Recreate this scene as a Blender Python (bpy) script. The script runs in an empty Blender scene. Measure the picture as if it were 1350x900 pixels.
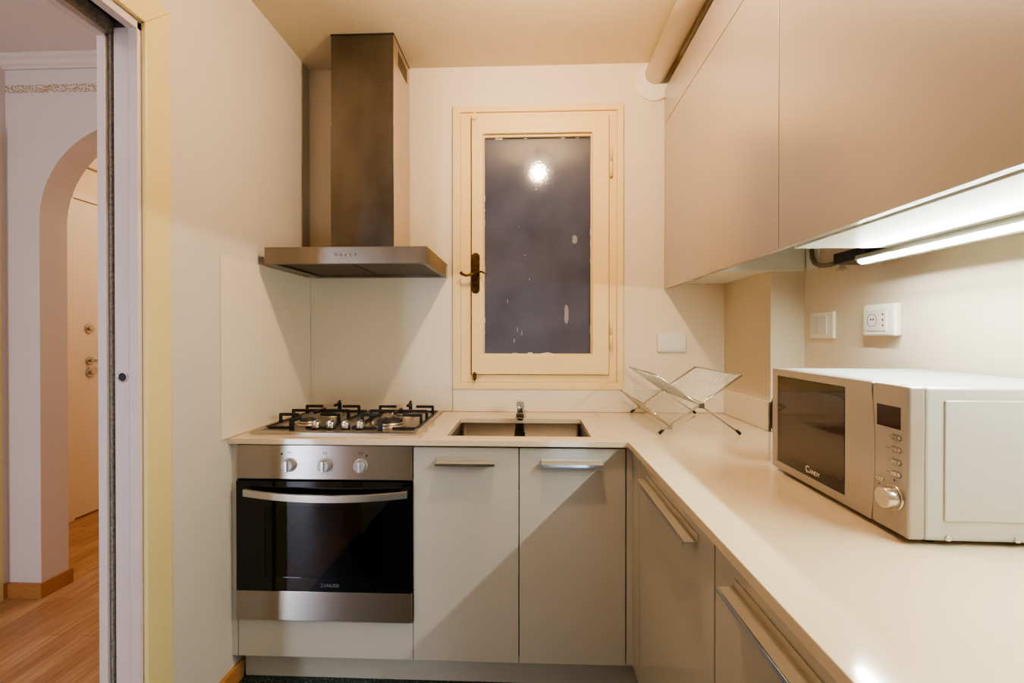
import bpy, bmesh, math, random
from mathutils import Vector, Matrix
random.seed(4)
scene = bpy.context.scene
COL = scene.collection
R = math.radians

# ------------------------------------------------------------------ materials
def s2l(c):
    c = c / 255.0
    return c / 12.92 if c <= 0.04045 else ((c + 0.055) / 1.055) ** 2.4
def rgb(r, g, b): return (s2l(r), s2l(g), s2l(b), 1.0)

def mat(name, col, rough=0.5, metal=0.0, spec=0.5, var=0.0, vscale=6.0, bump=0.0, bscale=60.0,
        coat=0.0, coat_rough=0.05, aniso=0.0, arot=0.0, rvar=0.0, stretch=(1, 1, 1), emit=None, estr=0.0, trans=0.0, col2=None, ior=1.5):
    m = bpy.data.materials.new(name); m.use_nodes = True
    nt = m.node_tree; N = nt.nodes; L = nt.links
    b = N['Principled BSDF']
    b.inputs['Base Color'].default_value = col
    b.inputs['Roughness'].default_value = rough
    b.inputs['Metallic'].default_value = metal
    b.inputs['Specular IOR Level'].default_value = spec
    b.inputs['IOR'].default_value = ior
    b.inputs['Coat Weight'].default_value = coat
    b.inputs['Coat Roughness'].default_value = coat_rough
    b.inputs['Transmission Weight'].default_value = trans
    if emit: 
        b.inputs['Emission Color'].default_value = emit
        b.inputs['Emission Strength'].default_value = estr
    if aniso:
        b.inputs['Anisotropic'].default_value = aniso
        b.inputs['Anisotropic Rotation'].default_value = arot
        t = N.new('ShaderNodeTangent'); t.direction_type = 'RADIAL'; t.axis = 'Z'
        L.new(t.outputs[0], b.inputs['Tangent'])
    tc = N.new('ShaderNodeTexCoord'); mp = N.new('ShaderNodeMapping')
    mp.inputs['Scale'].default_value = stretch
    L.new(tc.outputs['Object'], mp.inputs['Vector'])
    if var or rvar or col2:
        n = N.new('ShaderNodeTexNoise'); n.inputs['Scale'].default_value = vscale; n.inputs['Detail'].default_value = 4
        L.new(mp.outputs[0], n.inputs['Vector'])
        if var or col2:
            mx = N.new('ShaderNodeMix'); mx.data_type = 'RGBA'
            rp = N.new('ShaderNodeMapRange'); rp.inputs[1].default_value = 0.35; rp.inputs[2].default_value = 0.65
            L.new(n.outputs['Fac'], rp.inputs[0]); L.new(rp.outputs[0], mx.inputs['Factor'])
            mx.inputs['A'].default_value = col
            mx.inputs['B'].default_value = col2 if col2 else tuple(c * (1 - var) for c in col[:3]) + (1,)
            L.new(mx.outputs['Result'], b.inputs['Base Color'])
        if rvar:
            r2 = N.new('ShaderNodeMapRange'); r2.inputs[3].default_value = rough - rvar; r2.inputs[4].default_value = rough + rvar
            L.new(n.outputs['Fac'], r2.inputs[0]); L.new(r2.outputs[0], b.inputs['Roughness'])
    if bump:
        n2 = N.new('ShaderNodeTexNoise'); n2.inputs['Scale'].default_value = bscale; n2.inputs['Detail'].default_value = 3
        L.new(mp.outputs[0], n2.inputs['Vector'])
        bp = N.new('ShaderNodeBump'); bp.inputs['Strength'].default_value = bump; bp.inputs['Distance'].default_value = 0.002
        L.new(n2.outputs['Fac'], bp.inputs['Height']); L.new(bp.outputs[0], b.inputs['Normal'])
    return m

def wood_floor(name):
    m = bpy.data.materials.new(name); m.use_nodes = True
    nt = m.node_tree; N = nt.nodes; L = nt.links; b = N['Principled BSDF']
    tc = N.new('ShaderNodeTexCoord')
    mp = N.new('ShaderNodeMapping'); mp.inputs['Rotation'].default_value = (0, 0, R(90)); L.new(tc.outputs['Object'], mp.inputs['Vector'])
    br = N.new('ShaderNodeTexBrick'); L.new(mp.outputs[0], br.inputs['Vector'])
    br.inputs['Scale'].default_value = 1.0; br.inputs['Brick Width'].default_value = 0.5; br.inputs['Row Height'].default_value = 0.075
    br.inputs['Mortar Size'].default_value = 0.0006
    br.inputs['Color1'].default_value = rgb(206, 166, 128); br.inputs['Color2'].default_value = rgb(178, 136, 100); br.inputs['Mortar'].default_value = rgb(110, 60, 25)
    mp2 = N.new('ShaderNodeMapping'); mp2.inputs['Scale'].default_value = (22, 1.6, 1); L.new(tc.outputs['Object'], mp2.inputs['Vector'])
    n = N.new('ShaderNodeTexNoise'); n.inputs['Scale'].default_value = 3.0; n.inputs['Detail'].default_value = 6; n.inputs['Distortion'].default_value = 0.6
    L.new(mp2.outputs[0], n.inputs['Vector'])
    mx = N.new('ShaderNodeMix'); mx.data_type = 'RGBA'; mx.blend_type = 'MULTIPLY'; mx.inputs['Factor'].default_value = 0.55
    cr = N.new('ShaderNodeValToRGB'); cr.color_ramp.elements[0].color = (0.45, 0.38, 0.3, 1); cr.color_ramp.elements[1].color = (1, 1, 1, 1)
    cr.color_ramp.elements[0].position = .3; cr.color_ramp.elements[1].position = .65
    L.new(n.outputs['Fac'], cr.inputs[0]); L.new(br.outputs['Color'], mx.inputs['A']); L.new(cr.outputs[0], mx.inputs['B'])
    L.new(mx.outputs['Result'], b.inputs['Base Color']); b.inputs['Roughness'].default_value = 0.33
    return m

def speckle(name, base, dots, scale=140, rough=0.35):
    m = bpy.data.materials.new(name); m.use_nodes = True
    nt = m.node_tree; N = nt.nodes; L = nt.links; b = N['Principled BSDF']
    tc = N.new('ShaderNodeTexCoord'); n = N.new('ShaderNodeTexNoise'); n.inputs['Scale'].default_value = scale; n.inputs['Detail'].default_value = 5
    L.new(tc.outputs['Object'], n.inputs['Vector'])
    cr = N.new('ShaderNodeValToRGB'); e = cr.color_ramp.elements
    e[0].position = 0.52; e[0].color = base; e[1].position = 0.68; e[1].color = dots
    L.new(n.outputs['Fac'], cr.inputs[0]); L.new(cr.outputs[0], b.inputs['Base Color']); b.inputs['Roughness'].default_value = rough
    return m

def stencil(name):
    # leafy painted border: two waves of small ochre strokes on the wall colour
    m = bpy.data.materials.new(name); m.use_nodes = True
    nt = m.node_tree; N = nt.nodes; L = nt.links; b = N['Principled BSDF']
    tc = N.new('ShaderNodeTexCoord'); mp = N.new('ShaderNodeMapping'); mp.inputs['Scale'].default_value = (95, 95, 130)
    L.new(tc.outputs['Object'], mp.inputs['Vector'])
    v = N.new('ShaderNodeTexVoronoi'); v.inputs['Scale'].default_value = 1.3; L.new(mp.outputs[0], v.inputs['Vector'])
    cr = N.new('ShaderNodeValToRGB'); e = cr.color_ramp.elements
    e[0].position = 0.42; e[0].color = rgb(172, 146, 104); e[1].position = 0.56; e[1].color = rgb(222, 206, 200)
    L.new(v.outputs['Distance'], cr.inputs[0]); L.new(cr.outputs[0], b.inputs['Base Color']); b.inputs['Roughness'].default_value = 0.8
    return m

M = {}
M['wall'] = mat('cream_plaster', rgb(230, 216, 194), 0.75, var=0.04, vscale=3, bump=0.12, bscale=160)
M['wall_left'] = mat('pale_plaster', rgb(208, 200, 188), 0.72, var=0.05, vscale=2.2, bump=0.15, bscale=120)
M['ceiling'] = mat('ceiling_paint', rgb(228, 214, 182), 0.85, var=0.03, vscale=2)
M['hallwall'] = mat('hall_plaster', rgb(222, 210, 204), 0.8, var=0.03, vscale=3)
M['warmwall'] = mat('warm_plaster', rgb(235, 215, 175), 0.8, var=0.03)
M['beige'] = mat('niche_plaster', rgb(216, 203, 180), 0.6, var=0.03)
M['splash'] = mat('backsplash_laminate', rgb(226, 215, 196), 0.32, var=0.02, vscale=3)
M['seam'] = mat('sealant_seam', rgb(178, 156, 128), 0.6)
M['quartz'] = mat('ivory_quartz', rgb(216, 198, 170), 0.10, var=0.03, vscale=40, coat=0.3)
M['front'] = mat('ivory_laminate', rgb(192, 185, 171), 0.13, var=0.015, vscale=2)
M['upper'] = mat('greige_laminate', rgb(158, 146, 137), 0.27, spec=1.0, ior=1.8, var=0.015, vscale=2, coat=1, coat_rough=.24)
M['carcass'] = mat('white_melamine', rgb(232, 234, 226), 0.4)
M['groove'] = mat('grey_groove', rgb(150, 152, 146), 0.5, metal=0.3)
M['plinth'] = mat('plinth_laminate', rgb(190, 182, 164), 0.4)
M['steel'] = mat('brushed_steel', rgb(172, 164, 156), 0.30, metal=1, aniso=0.98, arot=0.25, rvar=0.02, vscale=30, stretch=(1, 1, 30))
M['steel_dull'] = mat('smeared_steel', rgb(152, 144, 132), 0.36, metal=1, col2=rgb(118, 108, 96), vscale=3.2, stretch=(1, 1, .6))
M['steel_chimney'] = mat('dimmed_front_steel', rgb(126, 120, 112), 0.38, metal=1, col2=rgb(84, 77, 68), vscale=3.0, stretch=(1, 1, .6))  # smear blotches over a base darkened to paint in the dim room's reflection
M['steel_side'] = mat('lightened_side_steel', rgb(222, 208, 194), 0.34, metal=1, var=.08, vscale=5)  # same steel, base lightened to paint in the bright wall's reflection
M['steel_sink'] = mat('sink_steel', rgb(72, 68, 62), 0.42, metal=1, aniso=0.4, var=.15, vscale=8)
M['steel_hob'] = mat('hob_steel', rgb(190, 182, 170), 0.33, metal=1)
M['chrome'] = mat('chrome', rgb(215, 215, 218), 0.08, metal=1)
M['chrome_soft'] = mat('satin_chrome', rgb(205, 200, 192), 0.25, metal=1)
M['iron'] = mat('cast_iron', rgb(26, 23, 22), 0.5, bump=0.1, bscale=300)
M['black'] = mat('black_enamel', rgb(12, 12, 13), 0.3)
M['oven_glass'] = mat('black_glass', rgb(6, 6, 7), 0.03, spec=0.5)
M['oven_window'] = mat('smoked_glass', rgb(70, 66, 60), 0.02, trans=1.0, ior=1.45)
M['cavity'] = mat('oven_enamel', rgb(34, 32, 31), 0.4)
M['knob'] = mat('satin_plastic', rgb(170, 168, 165), 0.35, metal=.5)
M['winwood'] = mat('painted_window_wood', rgb(236, 209, 152), 0.42, var=0.04, vscale=5, bump=.1, bscale=40)
M['pane'] = mat('frosted_window_glass', rgb(84, 88, 108), 0.09, spec=.5, col2=rgb(70, 74, 92), vscale=5, bump=0.10, bscale=90, coat=0.4, coat_rough=0.04)
M['bronze'] = mat('aged_bronze', rgb(104, 78, 42), 0.38, metal=.85, col2=rgb(60, 44, 24), vscale=40)
M['casing'] = mat('cream_door_paint', rgb(222, 206, 146), 0.4, var=.03)
M['jamb'] = mat('lilac_jamb_paint', rgb(208, 196, 194), 0.5, var=.05, vscale=14)
M['leaf'] = mat('door_leaf_paint', rgb(212, 198, 196), 0.45, var=.03)
M['brush'] = mat('brush_seal', rgb(112, 104, 92), 0.9, col2=rgb(150, 142, 128), vscale=120)
M['dark'] = mat('dark_gap', rgb(30, 26, 22), 0.8)
M['woodfloor'] = wood_floor('oak_strip_floor')
M['rail'] = mat('brown_rail', rgb(140, 112, 80), 0.6)
M['skirt'] = mat('orange_wood', rgb(188, 134, 82), 0.4, var=.2, vscale=8, stretch=(3, 3, 30))
M['greenfloor'] = speckle('green_speckled_floor', rgb(22, 36, 32), rgb(110, 130, 120))
M['secdoor'] = mat('security_door_white', rgb(232, 216, 196), 0.45)
M['stencil'] = stencil('leafy_stencil')
M['crown'] = mat('crown_plaster', rgb(224, 208, 200), 0.7)
M['plastic'] = mat('ivory_plastic', rgb(238, 232, 218), 0.35)
M['plate'] = mat('white_plate', rgb(222, 216, 210), 0.3)
M['hole'] = mat('socket_hole', rgb(20, 18, 16), 0.6)
M['duct'] = mat('white_duct_paint', rgb(240, 228, 208), 0.38)
M['mwsilver'] = mat('silver_plastic', rgb(168, 160, 152), 0.33, metal=0.5, aniso=.3)
M['mwbody'] = mat('silver_painted_metal', rgb(182, 184, 180), 0.38, metal=.25)
M['mwglass'] = mat('tinted_door_glass', rgb(38, 28, 24), 0.05)
M['mwscreen'] = mat('perforated_screen', rgb(58, 48, 42), 0.06)
M['display'] = mat('brown_display', rgb(36, 18, 12), 0.12)
M['led'] = mat('led_diffuser', rgb(255, 255, 250), 0.4, emit=(.92, 1.0, .92, 1), estr=300.0)
M['bulb'] = mat('lamp_bulb', rgb(255, 240, 220), 0.4, emit=(1.0, 0.74, .50, 1), estr=950.0)
M['ledalu'] = mat('aluminium_profile', rgb(215, 215, 205), 0.3, metal=.7)
M['clear'] = mat('clear_plastic', rgb(200, 195, 190), 0.1, trans=.8)
M['handle'] = mat('satin_aluminium', rgb(204, 196, 180), 0.32, metal=.55)
M['wire'] = mat('chromed_wire', rgb(200, 198, 188), 0.22, metal=1)
M['rubber'] = mat('black_rubber', rgb(18, 16, 15), 0.6)
M['hose'] = mat('grey_conduit', rgb(120, 108, 90), 0.5)
M['letter'] = mat('silver_lettering', rgb(210, 205, 198), 0.35)
M['letterdim'] = mat('grey_lettering', rgb(120, 118, 114), 0.4)
M['ink'] = mat('black_ink', rgb(20, 20, 22), 0.5)

# ------------------------------------------------------------------ mesh helpers
def box(bm, x0, x1, y0, y1, z0, z1, mi=0):
    vs = [bm.verts.new((x, y, z)) for z in (z0, z1) for y in (y0, y1) for x in (x0, x1)]
    for f in ((0, 2, 3, 1), (4, 5, 7, 6), (0, 1, 5, 4), (2, 6, 7, 3), (0, 4, 6, 2), (1, 3, 7, 5)):
        fc = bm.faces.new([vs[i] for i in f]); fc.material_index = mi
def cyl(bm, p0, p1, r0, r1=None, seg=24, cap=True):
    r1 = r0 if r1 is None else r1
    p0, p1 = Vector(p0), Vector(p1); d = (p1 - p0).normalized()
    u = d.orthogonal().normalized(); v = d.cross(u)
    a = [bm.verts.new(p0 + r0 * (math.cos(t) * u + math.sin(t) * v)) for t in [2 * math.pi * i / seg for i in range(seg)]]
    b = [bm.verts.new(p1 + r1 * (math.cos(t) * u + math.sin(t) * v)) for t in [2 * math.pi * i / seg for i in range(seg)]]
    for i in range(seg):
        f = bm.faces.new((a[i], a[(i + 1) % seg], b[(i + 1) % seg], b[i])); f.smooth = True
    if cap:
        bm.faces.new(a[::-1]); bm.faces.new(b)
def tube(bm, pts, r, seg=8, cap=True):
    pts = [Vector(p) for p in pts]; rings = []
    n = len(pts); up = None
    for i, p in enumerate(pts):
        d = (pts[min(i + 1, n - 1)] - pts[max(i - 1, 0)]).normalized()
        u = d.orthogonal().normalized() if up is None else (up - up.dot(d) * d).normalized()
        up = u; v = d.cross(u)
        rr = r[i] if isinstance(r, (list, tuple)) else r
        rings.append([bm.verts.new(p + rr * (math.cos(t) * u + math.sin(t) * v)) for t in [2 * math.pi * k / seg for k in range(seg)]])
    for a, b in zip(rings, rings[1:]):
        for k in range(seg):
            f = bm.faces.new((a[k], a[(k + 1) % seg], b[(k + 1) % seg], b[k])); f.smooth = True
    if cap: bm.faces.new(rings[0][::-1]); bm.faces.new(rings[-1])
def prism(bm, poly, axis, a, b):
    # extrude a closed 2D polygon along an axis; poly gives the two other coordinates in xyz order
    def P(q, t):
        if axis == 'x': return (t, q[0], q[1])
        if axis == 'y': return (q[0], t, q[1])
        return (q[0], q[1], t)
    A = [bm.verts.new(P(q, a)) for q in poly]; B = [bm.verts.new(P(q, b)) for q in poly]
    n = len(poly)
    for i in range(n): bm.faces.new((A[i], A[(i + 1) % n], B[(i + 1) % n], B[i]))
    bm.faces.new(A[::-1]); bm.faces.new(B)
def cells(bm, us, vs, keep, axis, a, b):
    # slab made of grid cells (shared vertices), so openings can be cut out; us, vs: the coordinates across
    V = {}
    def P(i, j, k):
        if (i, j, k) not in V:
            u, v, t = us[i], vs[j], (a, b)[k]
            V[(i, j, k)] = bm.verts.new((t, u, v) if axis == 'x' else (u, t, v) if axis == 'y' else (u, v, t))
        return V[(i, j, k)]
    K = {(i, j) for i in range(len(us) - 1) for j in range(len(vs) - 1) if keep(i, j)}
    for (i, j) in K:
        bm.faces.new((P(i, j, 1), P(i + 1, j, 1), P(i + 1, j + 1, 1), P(i, j + 1, 1)))
        bm.faces.new((P(i, j, 0), P(i, j + 1, 0), P(i + 1, j + 1, 0), P(i + 1, j, 0)))
        if (i - 1, j) not in K: bm.faces.new((P(i, j, 0), P(i, j, 1), P(i, j + 1, 1), P(i, j + 1, 0)))
        if (i + 1, j) not in K: bm.faces.new((P(i + 1, j, 0), P(i + 1, j + 1, 0), P(i + 1, j + 1, 1), P(i + 1, j, 1)))
        if (i, j - 1) not in K: bm.faces.new((P(i, j, 0), P(i + 1, j, 0), P(i + 1, j, 1), P(i, j, 1)))
        if (i, j + 1) not in K: bm.faces.new((P(i, j + 1, 0), P(i, j + 1, 1), P(i + 1, j + 1, 1), P(i + 1, j + 1, 0)))
def obj(name, fn, m, parent=None, bev=0.0, seg=2, smooth=False):
    bm = bmesh.new(); fn(bm); bmesh.ops.recalc_face_normals(bm, faces=bm.faces)
    me = bpy.data.meshes.new(name); bm.to_mesh(me); bm.free()
    for mm in (m if isinstance(m, (list, tuple)) else [m]): me.materials.append(mm)
    o = bpy.data.objects.new(name, me); COL.objects.link(o)
    if parent: o.parent = parent
    if bev:
        b = o.modifiers.new('bevel', 'BEVEL'); b.width = bev; b.segments = seg; b.limit_method = 'ANGLE'; b.angle_limit = R(40); b.harden_normals = False
    if smooth:
        for p in me.polygons: p.use_smooth = True
    return o
def bx(name, dims, m, parent=None, bev=0.0): return obj(name, lambda b: box(b, *dims), m, parent, bev)
def tag(o, label, cat, group=None, kind=None):
    o['label'] = label
    if cat: o['category'] = cat
    if group: o['group'] = group
    if kind: o['kind'] = kind
    return o
def thing(name, loc, label, cat, group=None, rz=0.0):
    o = bpy.data.objects.new(name, None); COL.objects.link(o); o.empty_display_size = .05
    o.location = loc; o.rotation_euler = (0, 0, rz)
    return tag(o, label, cat, group)
def struct(name, fn, m, label=None, bev=0.0, cat='room'):
    o = obj(name, fn, m, None, bev); o['kind'] = 'structure'
    if label: o['label'] = label
    o['category'] = cat
    return o
def sub(root, name, fn, m, bev=0.0, parent=None, seg=2):
    # geometry given in world coordinates, stored relative to the root's base
    off = Vector(root.location)
    def g(b):
        fn(b)
        for v in b.verts: v.co -= off
    return obj(name, g, m, parent or root, bev, seg)
def letters(name, body, size, loc, rot, m, parent, extrude=0.0003):
    cu = bpy.data.curves.new(name, 'FONT'); cu.body = body; cu.size = size; cu.extrude = extrude
    cu.align_x = 'CENTER'; cu.align_y = 'CENTER'
    cu.materials.append(m)
    o = bpy.data.objects.new(name, cu); COL.objects.link(o); o.parent = parent
    o.location = loc; o.rotation_euler = rot
    bpy.context.view_layer.update()
    me = bpy.data.meshes.new_from_object(o.evaluated_get(bpy.context.evaluated_depsgraph_get()))
    bpy.data.objects.remove(o); me.name = name
    if not me.materials: me.materials.append(m)
    q = bpy.data.objects.new(name, me); COL.objects.link(q); q.parent = parent
    q.location = loc; q.rotation_euler = rot
    return q

XL, XR, YB, YF, ZC, WT = -1.02, 0.996, 2.08, -1.3, 2.431, 0.855

# ------------------------------------------------------------------ room shell
struct('floor', lambda b: box(b, XL - .02, XR + .1, YF, YB, -.05, 0), M['greenfloor'], 'dark green speckled kitchen floor', cat='floor')
struct('ceiling', lambda b: box(b, XL - .02, XR + .1, YF - .1, YB + .1, ZC, ZC + .08), M['ceiling'], 'cream kitchen ceiling', cat='ceiling')
struct('wall_back', lambda b: cells(b, [XL - .02, -.31, .40, XR + .1], [0, .985, 2.222, ZC], lambda i, j: not (i == 1 and j == 1), 'y', YB, YB + .12),
       M['wall'], 'cream kitchen wall around the small window', cat='wall')
struct('wall_right', lambda b: box(b, XR, XR + .1, YF, YB, 0, ZC), M['wall'], 'cream wall beside the long worktop', cat='wall')
struct('wall_front', lambda b: box(b, XL - .12, XR + .1, YF - .1, YF, 0, ZC), M['wall'], 'cream wall behind the viewpoint', cat='wall')
def column(b): box(b, .875, XR + .001, 1.687, YB, 0, ZC)
struct('wall_column', column, M['beige'], 'beige boxed-in column in the far right corner', cat='column')
# left wall: kitchen skin, hall skin, lintel; the sliding leaf runs between the skins
def wall_left(b):
    yo0, yo1, zt = .30, 1.16, 2.02
    box(b, -1.045, XL, yo1 + .012, YB, 0, ZC)
    box(b, -1.045, XL, yo0, yo1 + .012, zt + .012, ZC)
    box(b, -1.13, -1.108, yo1 + .012, YB, 0, 2.47)
    box(b, -1.13, -1.108, yo0, yo1 + .012, 2.0, 2.47)
    box(b, -1.13, XL, YF, yo0, 0, 2.47)
    box(b, -1.108, -1.045, yo0, YB, 2.05, 2.47)
struct('wall_left', wall_left, M['wall_left'], 'pale cream wall with the sliding door pocket', cat='wall')
# pocket jambs and linings
struct('trim_1', lambda b: (box(b, -1.045, -1.020, 1.150, 1.172, 0, 2.02), box(b, -1.045, -1.020, .30, 1.172, 2.0, 2.032)), M['jamb'], 'pale lilac jamb strip on the kitchen side', .001, cat='trim')
struct('trim_2', lambda b: (box(b, -1.130, -1.108, 1.150, 1.172, 0, 1.995), box(b, -1.130, -1.108, .30, 1.172, 1.985, 2.0)), M['jamb'], 'pale lilac jamb strip on the hall side', .001, cat='trim')
struct('trim_3', lambda b: (box(b, -1.107, -1.099, 1.158, 1.172, 0, 2.03), box(b, -1.050, -1.0455, 1.158, 1.172, 0, 2.03),
                            box(b, -1.107, -1.096, .30, 1.158, 2.0, 2.05), box(b, -1.054, -1.0455, .30, 1.158, 2.01, 2.05)), M['brush'], 'grey brush seals of the door pocket', cat='trim')
struct('trim_4', lambda b: box(b, -1.094, -1.056, .30, 1.17, 2.03, 2.048), M['dark'], 'dark sliding track above the door', cat='trim')
def casing(b):   # mitred flat casing around the opening, kitchen side
    x0, x1 = XL, -1.006
    prism(b, [(1.160, 0), (1.244, 0), (1.244, 2.106), (1.160, 2.022)], 'x', x0, x1)
    prism(b, [(.22, 2.106), (1.244, 2.106), (1.160, 2.022), (.30, 2.022)], 'x', x0, x1)
    prism(b, [(.22, 0), (.30, 0), (.30, 2.022), (.22, 2.106)], 'x', x0, x1)
struct('trim_5', casing, M['casing'], 'cream yellow door casing on the kitchen wall', .003, cat='trim')
lf = thing('door_1', (-1.075, 1.16, 0.01), 'lilac white sliding door leaf pushed into its wall pocket', 'door'); lf['kind'] = 'structure'
sub(lf, 'leaf', lambda b: box(b, -1.094, -1.053, 1.160, 1.98, .01, 2.012), M['leaf'], .002)
def ring(b, c, r0, r1, ax, d, seg=24):
    # flat washer with a recessed dark centre; ax: axis of the ring
    c = Vector(c); ax = Vector(ax).normalized(); u = ax.orthogonal().normalized(); v = ax.cross(u)
    A = []
    for (r, h) in ((r1, 0), (r1, d), (r0, d), (r0, 0)):
        A.append([b.verts.new(c + h * ax + r * (math.cos(t) * u + math.sin(t) * v)) for t in [2 * math.pi * i / seg for i in range(seg)]])
    for p, q in zip(A, A[1:]):
        for i in range(seg): b.faces.new((p[i], p[(i + 1) % seg], q[(i + 1) % seg], q[i])).smooth = True
zh = 1.2 - 54 / 600 * 1.2
fp = sub(lf, 'finger_pull', lambda b: ring(b, (-1.0725, 1.160, zh), .011, .0145, (0, -1, 0), .0015), M['chrome_soft'])
sub(lf, 'pull_recess', lambda b: cyl(b, (-1.0725, 1.1598, zh), (-1.0725, 1.1592, zh), .0112), M['hole'], parent=fp)

# kitchen skirting on the left wall
struct('baseboard_left', lambda b: box(b, XL, -1.006, 1.25, 1.565, 0, .062), M['skirt'], 'orange wood skirting at the foot of the left wall', .002, cat='baseboard')

# ------------------------------------------------------------------ hall
struct('floor_hall', lambda b: (box(b, -3.1, XL - .02, YF, 4.1, -.05, 0)), M['woodfloor'], 'orange oak strip floor of the hall', cat='floor')
struct('ceiling_hall', lambda b: box(b, -3.1, XL - .09, YF - .1, 4.1, 2.47, 2.55), M['hallwall'], 'lilac white hall ceiling', cat='ceiling')
def arch(b):
    x0, x1, r, zs = -2.24, -1.36, .44, 1.73
    y0, y1 = 2.0, 2.125
    xc = (x0 + x1) / 2
    pts = [(x0, 0), (x0, zs)] + [(xc - r * math.cos(t), zs + r * math.sin(t)) for t in [math.pi * i / 32 for i in range(1, 32)]] + [(x1, zs), (x1, 0)]
    L_, R_ = -3.0, -1.13
    outer = []
    for (x, z) in pts:
        outer.append((x, z))
    # strips from the arch edge to the outer rectangle
    def quad(p, q, y): return p
    def face(poly):
        for y in (y0, y1):
            b.faces.new([b.verts.new((p[0], y, p[1])) for p in (poly if y == y0 else poly[::-1])])
    face([(L_, 0), (x0, 0), (x0, zs), (L_, zs)]); face([(x1, 0), (R_, 0), (R_, zs), (x1, zs)])
    top = 2.47
    face([(L_, zs), (x0, zs), (x0, top), (L_, top)]); face([(x1, zs), (R_, zs), (R_, top), (x1, top)])
    for p, q in zip(pts[1:-1], pts[2:-1]): face([p, q, (q[0], top), (p[0], top)])
    for p, q in zip(pts, pts[1:]):
        f = b.faces.new([b.verts.new(v) for v in ((p[0], y0, p[1]), (p[0], y1, p[1]), (q[0], y1, q[1]), (q[0], y0, q[1]))])
    bmesh.ops.remove_doubles(b, verts=b.verts, dist=1e-5)
o = struct('wall_arch', arch, M['hallwall'], 'lilac white hall wall with a round-headed archway', cat='wall')
struct('wall_hall_left', lambda b: box(b, -2.5, -2.40, YF, 2.0, 0, 2.47), M['hallwall'], 'hall wall left of the archway', cat='wall')
struct('wall_hall_front', lambda b: box(b, -2.5, -1.13, YF - .1, YF, 0, 2.47), M['hallwall'], 'hall wall behind the viewpoint', cat='wall')
struct('trim_6', lambda b: box(b, -2.40, -2.388, 1.1, 1.972, 0, 2.12), M['casing'], 'cream door casing at the far left edge', cat='trim')
struct('wall_entry_left', lambda b: box(b, -3.085, -2.985, 2.125, 4.1, 0, 2.47), M['warmwall'], 'warm lit wall holding the security door', cat='wall')
struct('wall_entry_back', lambda b: box(b, -3.0, -1.0, 4.0, 4.1, 0, 2.47), M['warmwall'], 'warm lit wall at the end of the entry', cat='wall')
struct('wall_entry_right', lambda b: box(b, -1.13, -1.0, 2.2, 4.0, 0, 2.47), M['warmwall'], 'warm lit wall on the right of the entry', cat='wall')
def crown(b):
    prof = [(0, 0), (.012, 0), (.012, .010), (.022, .016), (.030, .030), (.045, .040), (.045, .055), (0, .055)]
    prism(b, [(2.0 - p[0], 2.415 + p[1]) for p in prof], 'x', -2.40, -1.13)
struct('trim_7', crown, M['crown'], 'stepped crown moulding above the hall arch', .001, cat='trim')
struct('trim_8', lambda b: box(b, -2.399, -1.131, 1.9985, 2.0, 2.311, 2.347), M['stencil'], 'ochre leafy stencilled border on the hall wall', cat='border')
struct('trim_9', lambda b: box(b, -2.985, -2.979, 2.15, 3.99, 2.328, 2.342), M['rail'], 'thin brown picture rail in the entry', cat='trim')
struct('baseboard_hall', lambda b: (box(b, -2.40, -2.228, 1.988, 2.0, 0, .068), box(b, -2.24, -2.228, 2.0, 2.137, 0, .068), box(b, -2.40, -2.388, 1.974, 1.988, 0, .068)), M['skirt'],
       'orange wood skirting around the arch jamb', .001, cat='baseboard')
sd = thing('door_2', (-2.985, 3.25, 0), 'white armoured entrance door seen through the arch', 'door'); sd['kind'] = 'structure'
sub(sd, 'door_panel', lambda b: box(b, -2.984, -2.965, 2.85, 3.72, .01, 2.095), M['secdoor'], .003)
sub(sd, 'door_frame', lambda b: (box(b, -2.984, -2.955, 2.80, 2.845, 0, 2.15), box(b, -2.984, -2.955, 3.725, 3.77, 0, 2.15), box(b, -2.984, -2.955, 2.80, 3.77, 2.10, 2.15)), M['secdoor'], .003)
def esc(z, y):
    def f(b):
        cyl(b, (-2.965, y, z), (-2.957, y, z), .032, .030); cyl(b, (-2.957, y, z), (-2.935, y, z), .014, .012)
    return f
sub(sd, 'lock_cylinder', esc(1.25, 2.955), M['chrome_soft']); sub(sd, 'lock_cylinder', esc(.955, 2.962), M['chrome_soft'])
def lever(b):
    cyl(b, (-2.965, 2.955, 1.036), (-2.956, 2.955, 1.036), .025); cyl(b, (-2.956, 2.955, 1.036), (-2.92, 2.955, 1.036), .009)
    tube(b, [(-2.92, 2.95, 1.036), (-2.915, 2.99, 1.036), (-2.917, 3.08, 1.034)], [.009, .008, .007])
sub(sd, 'door_handle', lever, M['chrome_soft'])

# ------------------------------------------------------------------ window
wn = thing('window_1', (.036, YB, .96), 'small cream wooden window with dark frosted pane', 'window'); wn['kind'] = 'structure'
def frame_rect(b, x0, x1, z0, z1, wl, wr, wb, wt, ya, yb):
    cells(b, [x0, x0 + wl, x1 - wr, x1], [z0, z0 + wb, z1 - wt, z1], lambda i, j: not (i == 1 and j == 1), 'y', ya, yb)
def frame_mitred(b, x0, x1, z0, z1, wl, wr, wb, wt, ya, yb):
    prism(b, [(x0, z0), (x0 + wl, z0 + wb), (x0 + wl, z1 - wt), (x0, z1)], 'y', ya, yb)
    prism(b, [(x1, z0), (x1 - wr, z0 + wb), (x1 - wr, z1 - wt), (x1, z1)], 'y', ya, yb)
    prism(b, [(x0, z1), (x0 + wl, z1 - wt), (x1 - wr, z1 - wt), (x1, z1)], 'y', ya, yb)
    prism(b, [(x0, z0), (x0 + wl, z0 + wb), (x1 - wr, z0 + wb), (x1, z0)], 'y', ya, yb)
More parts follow.
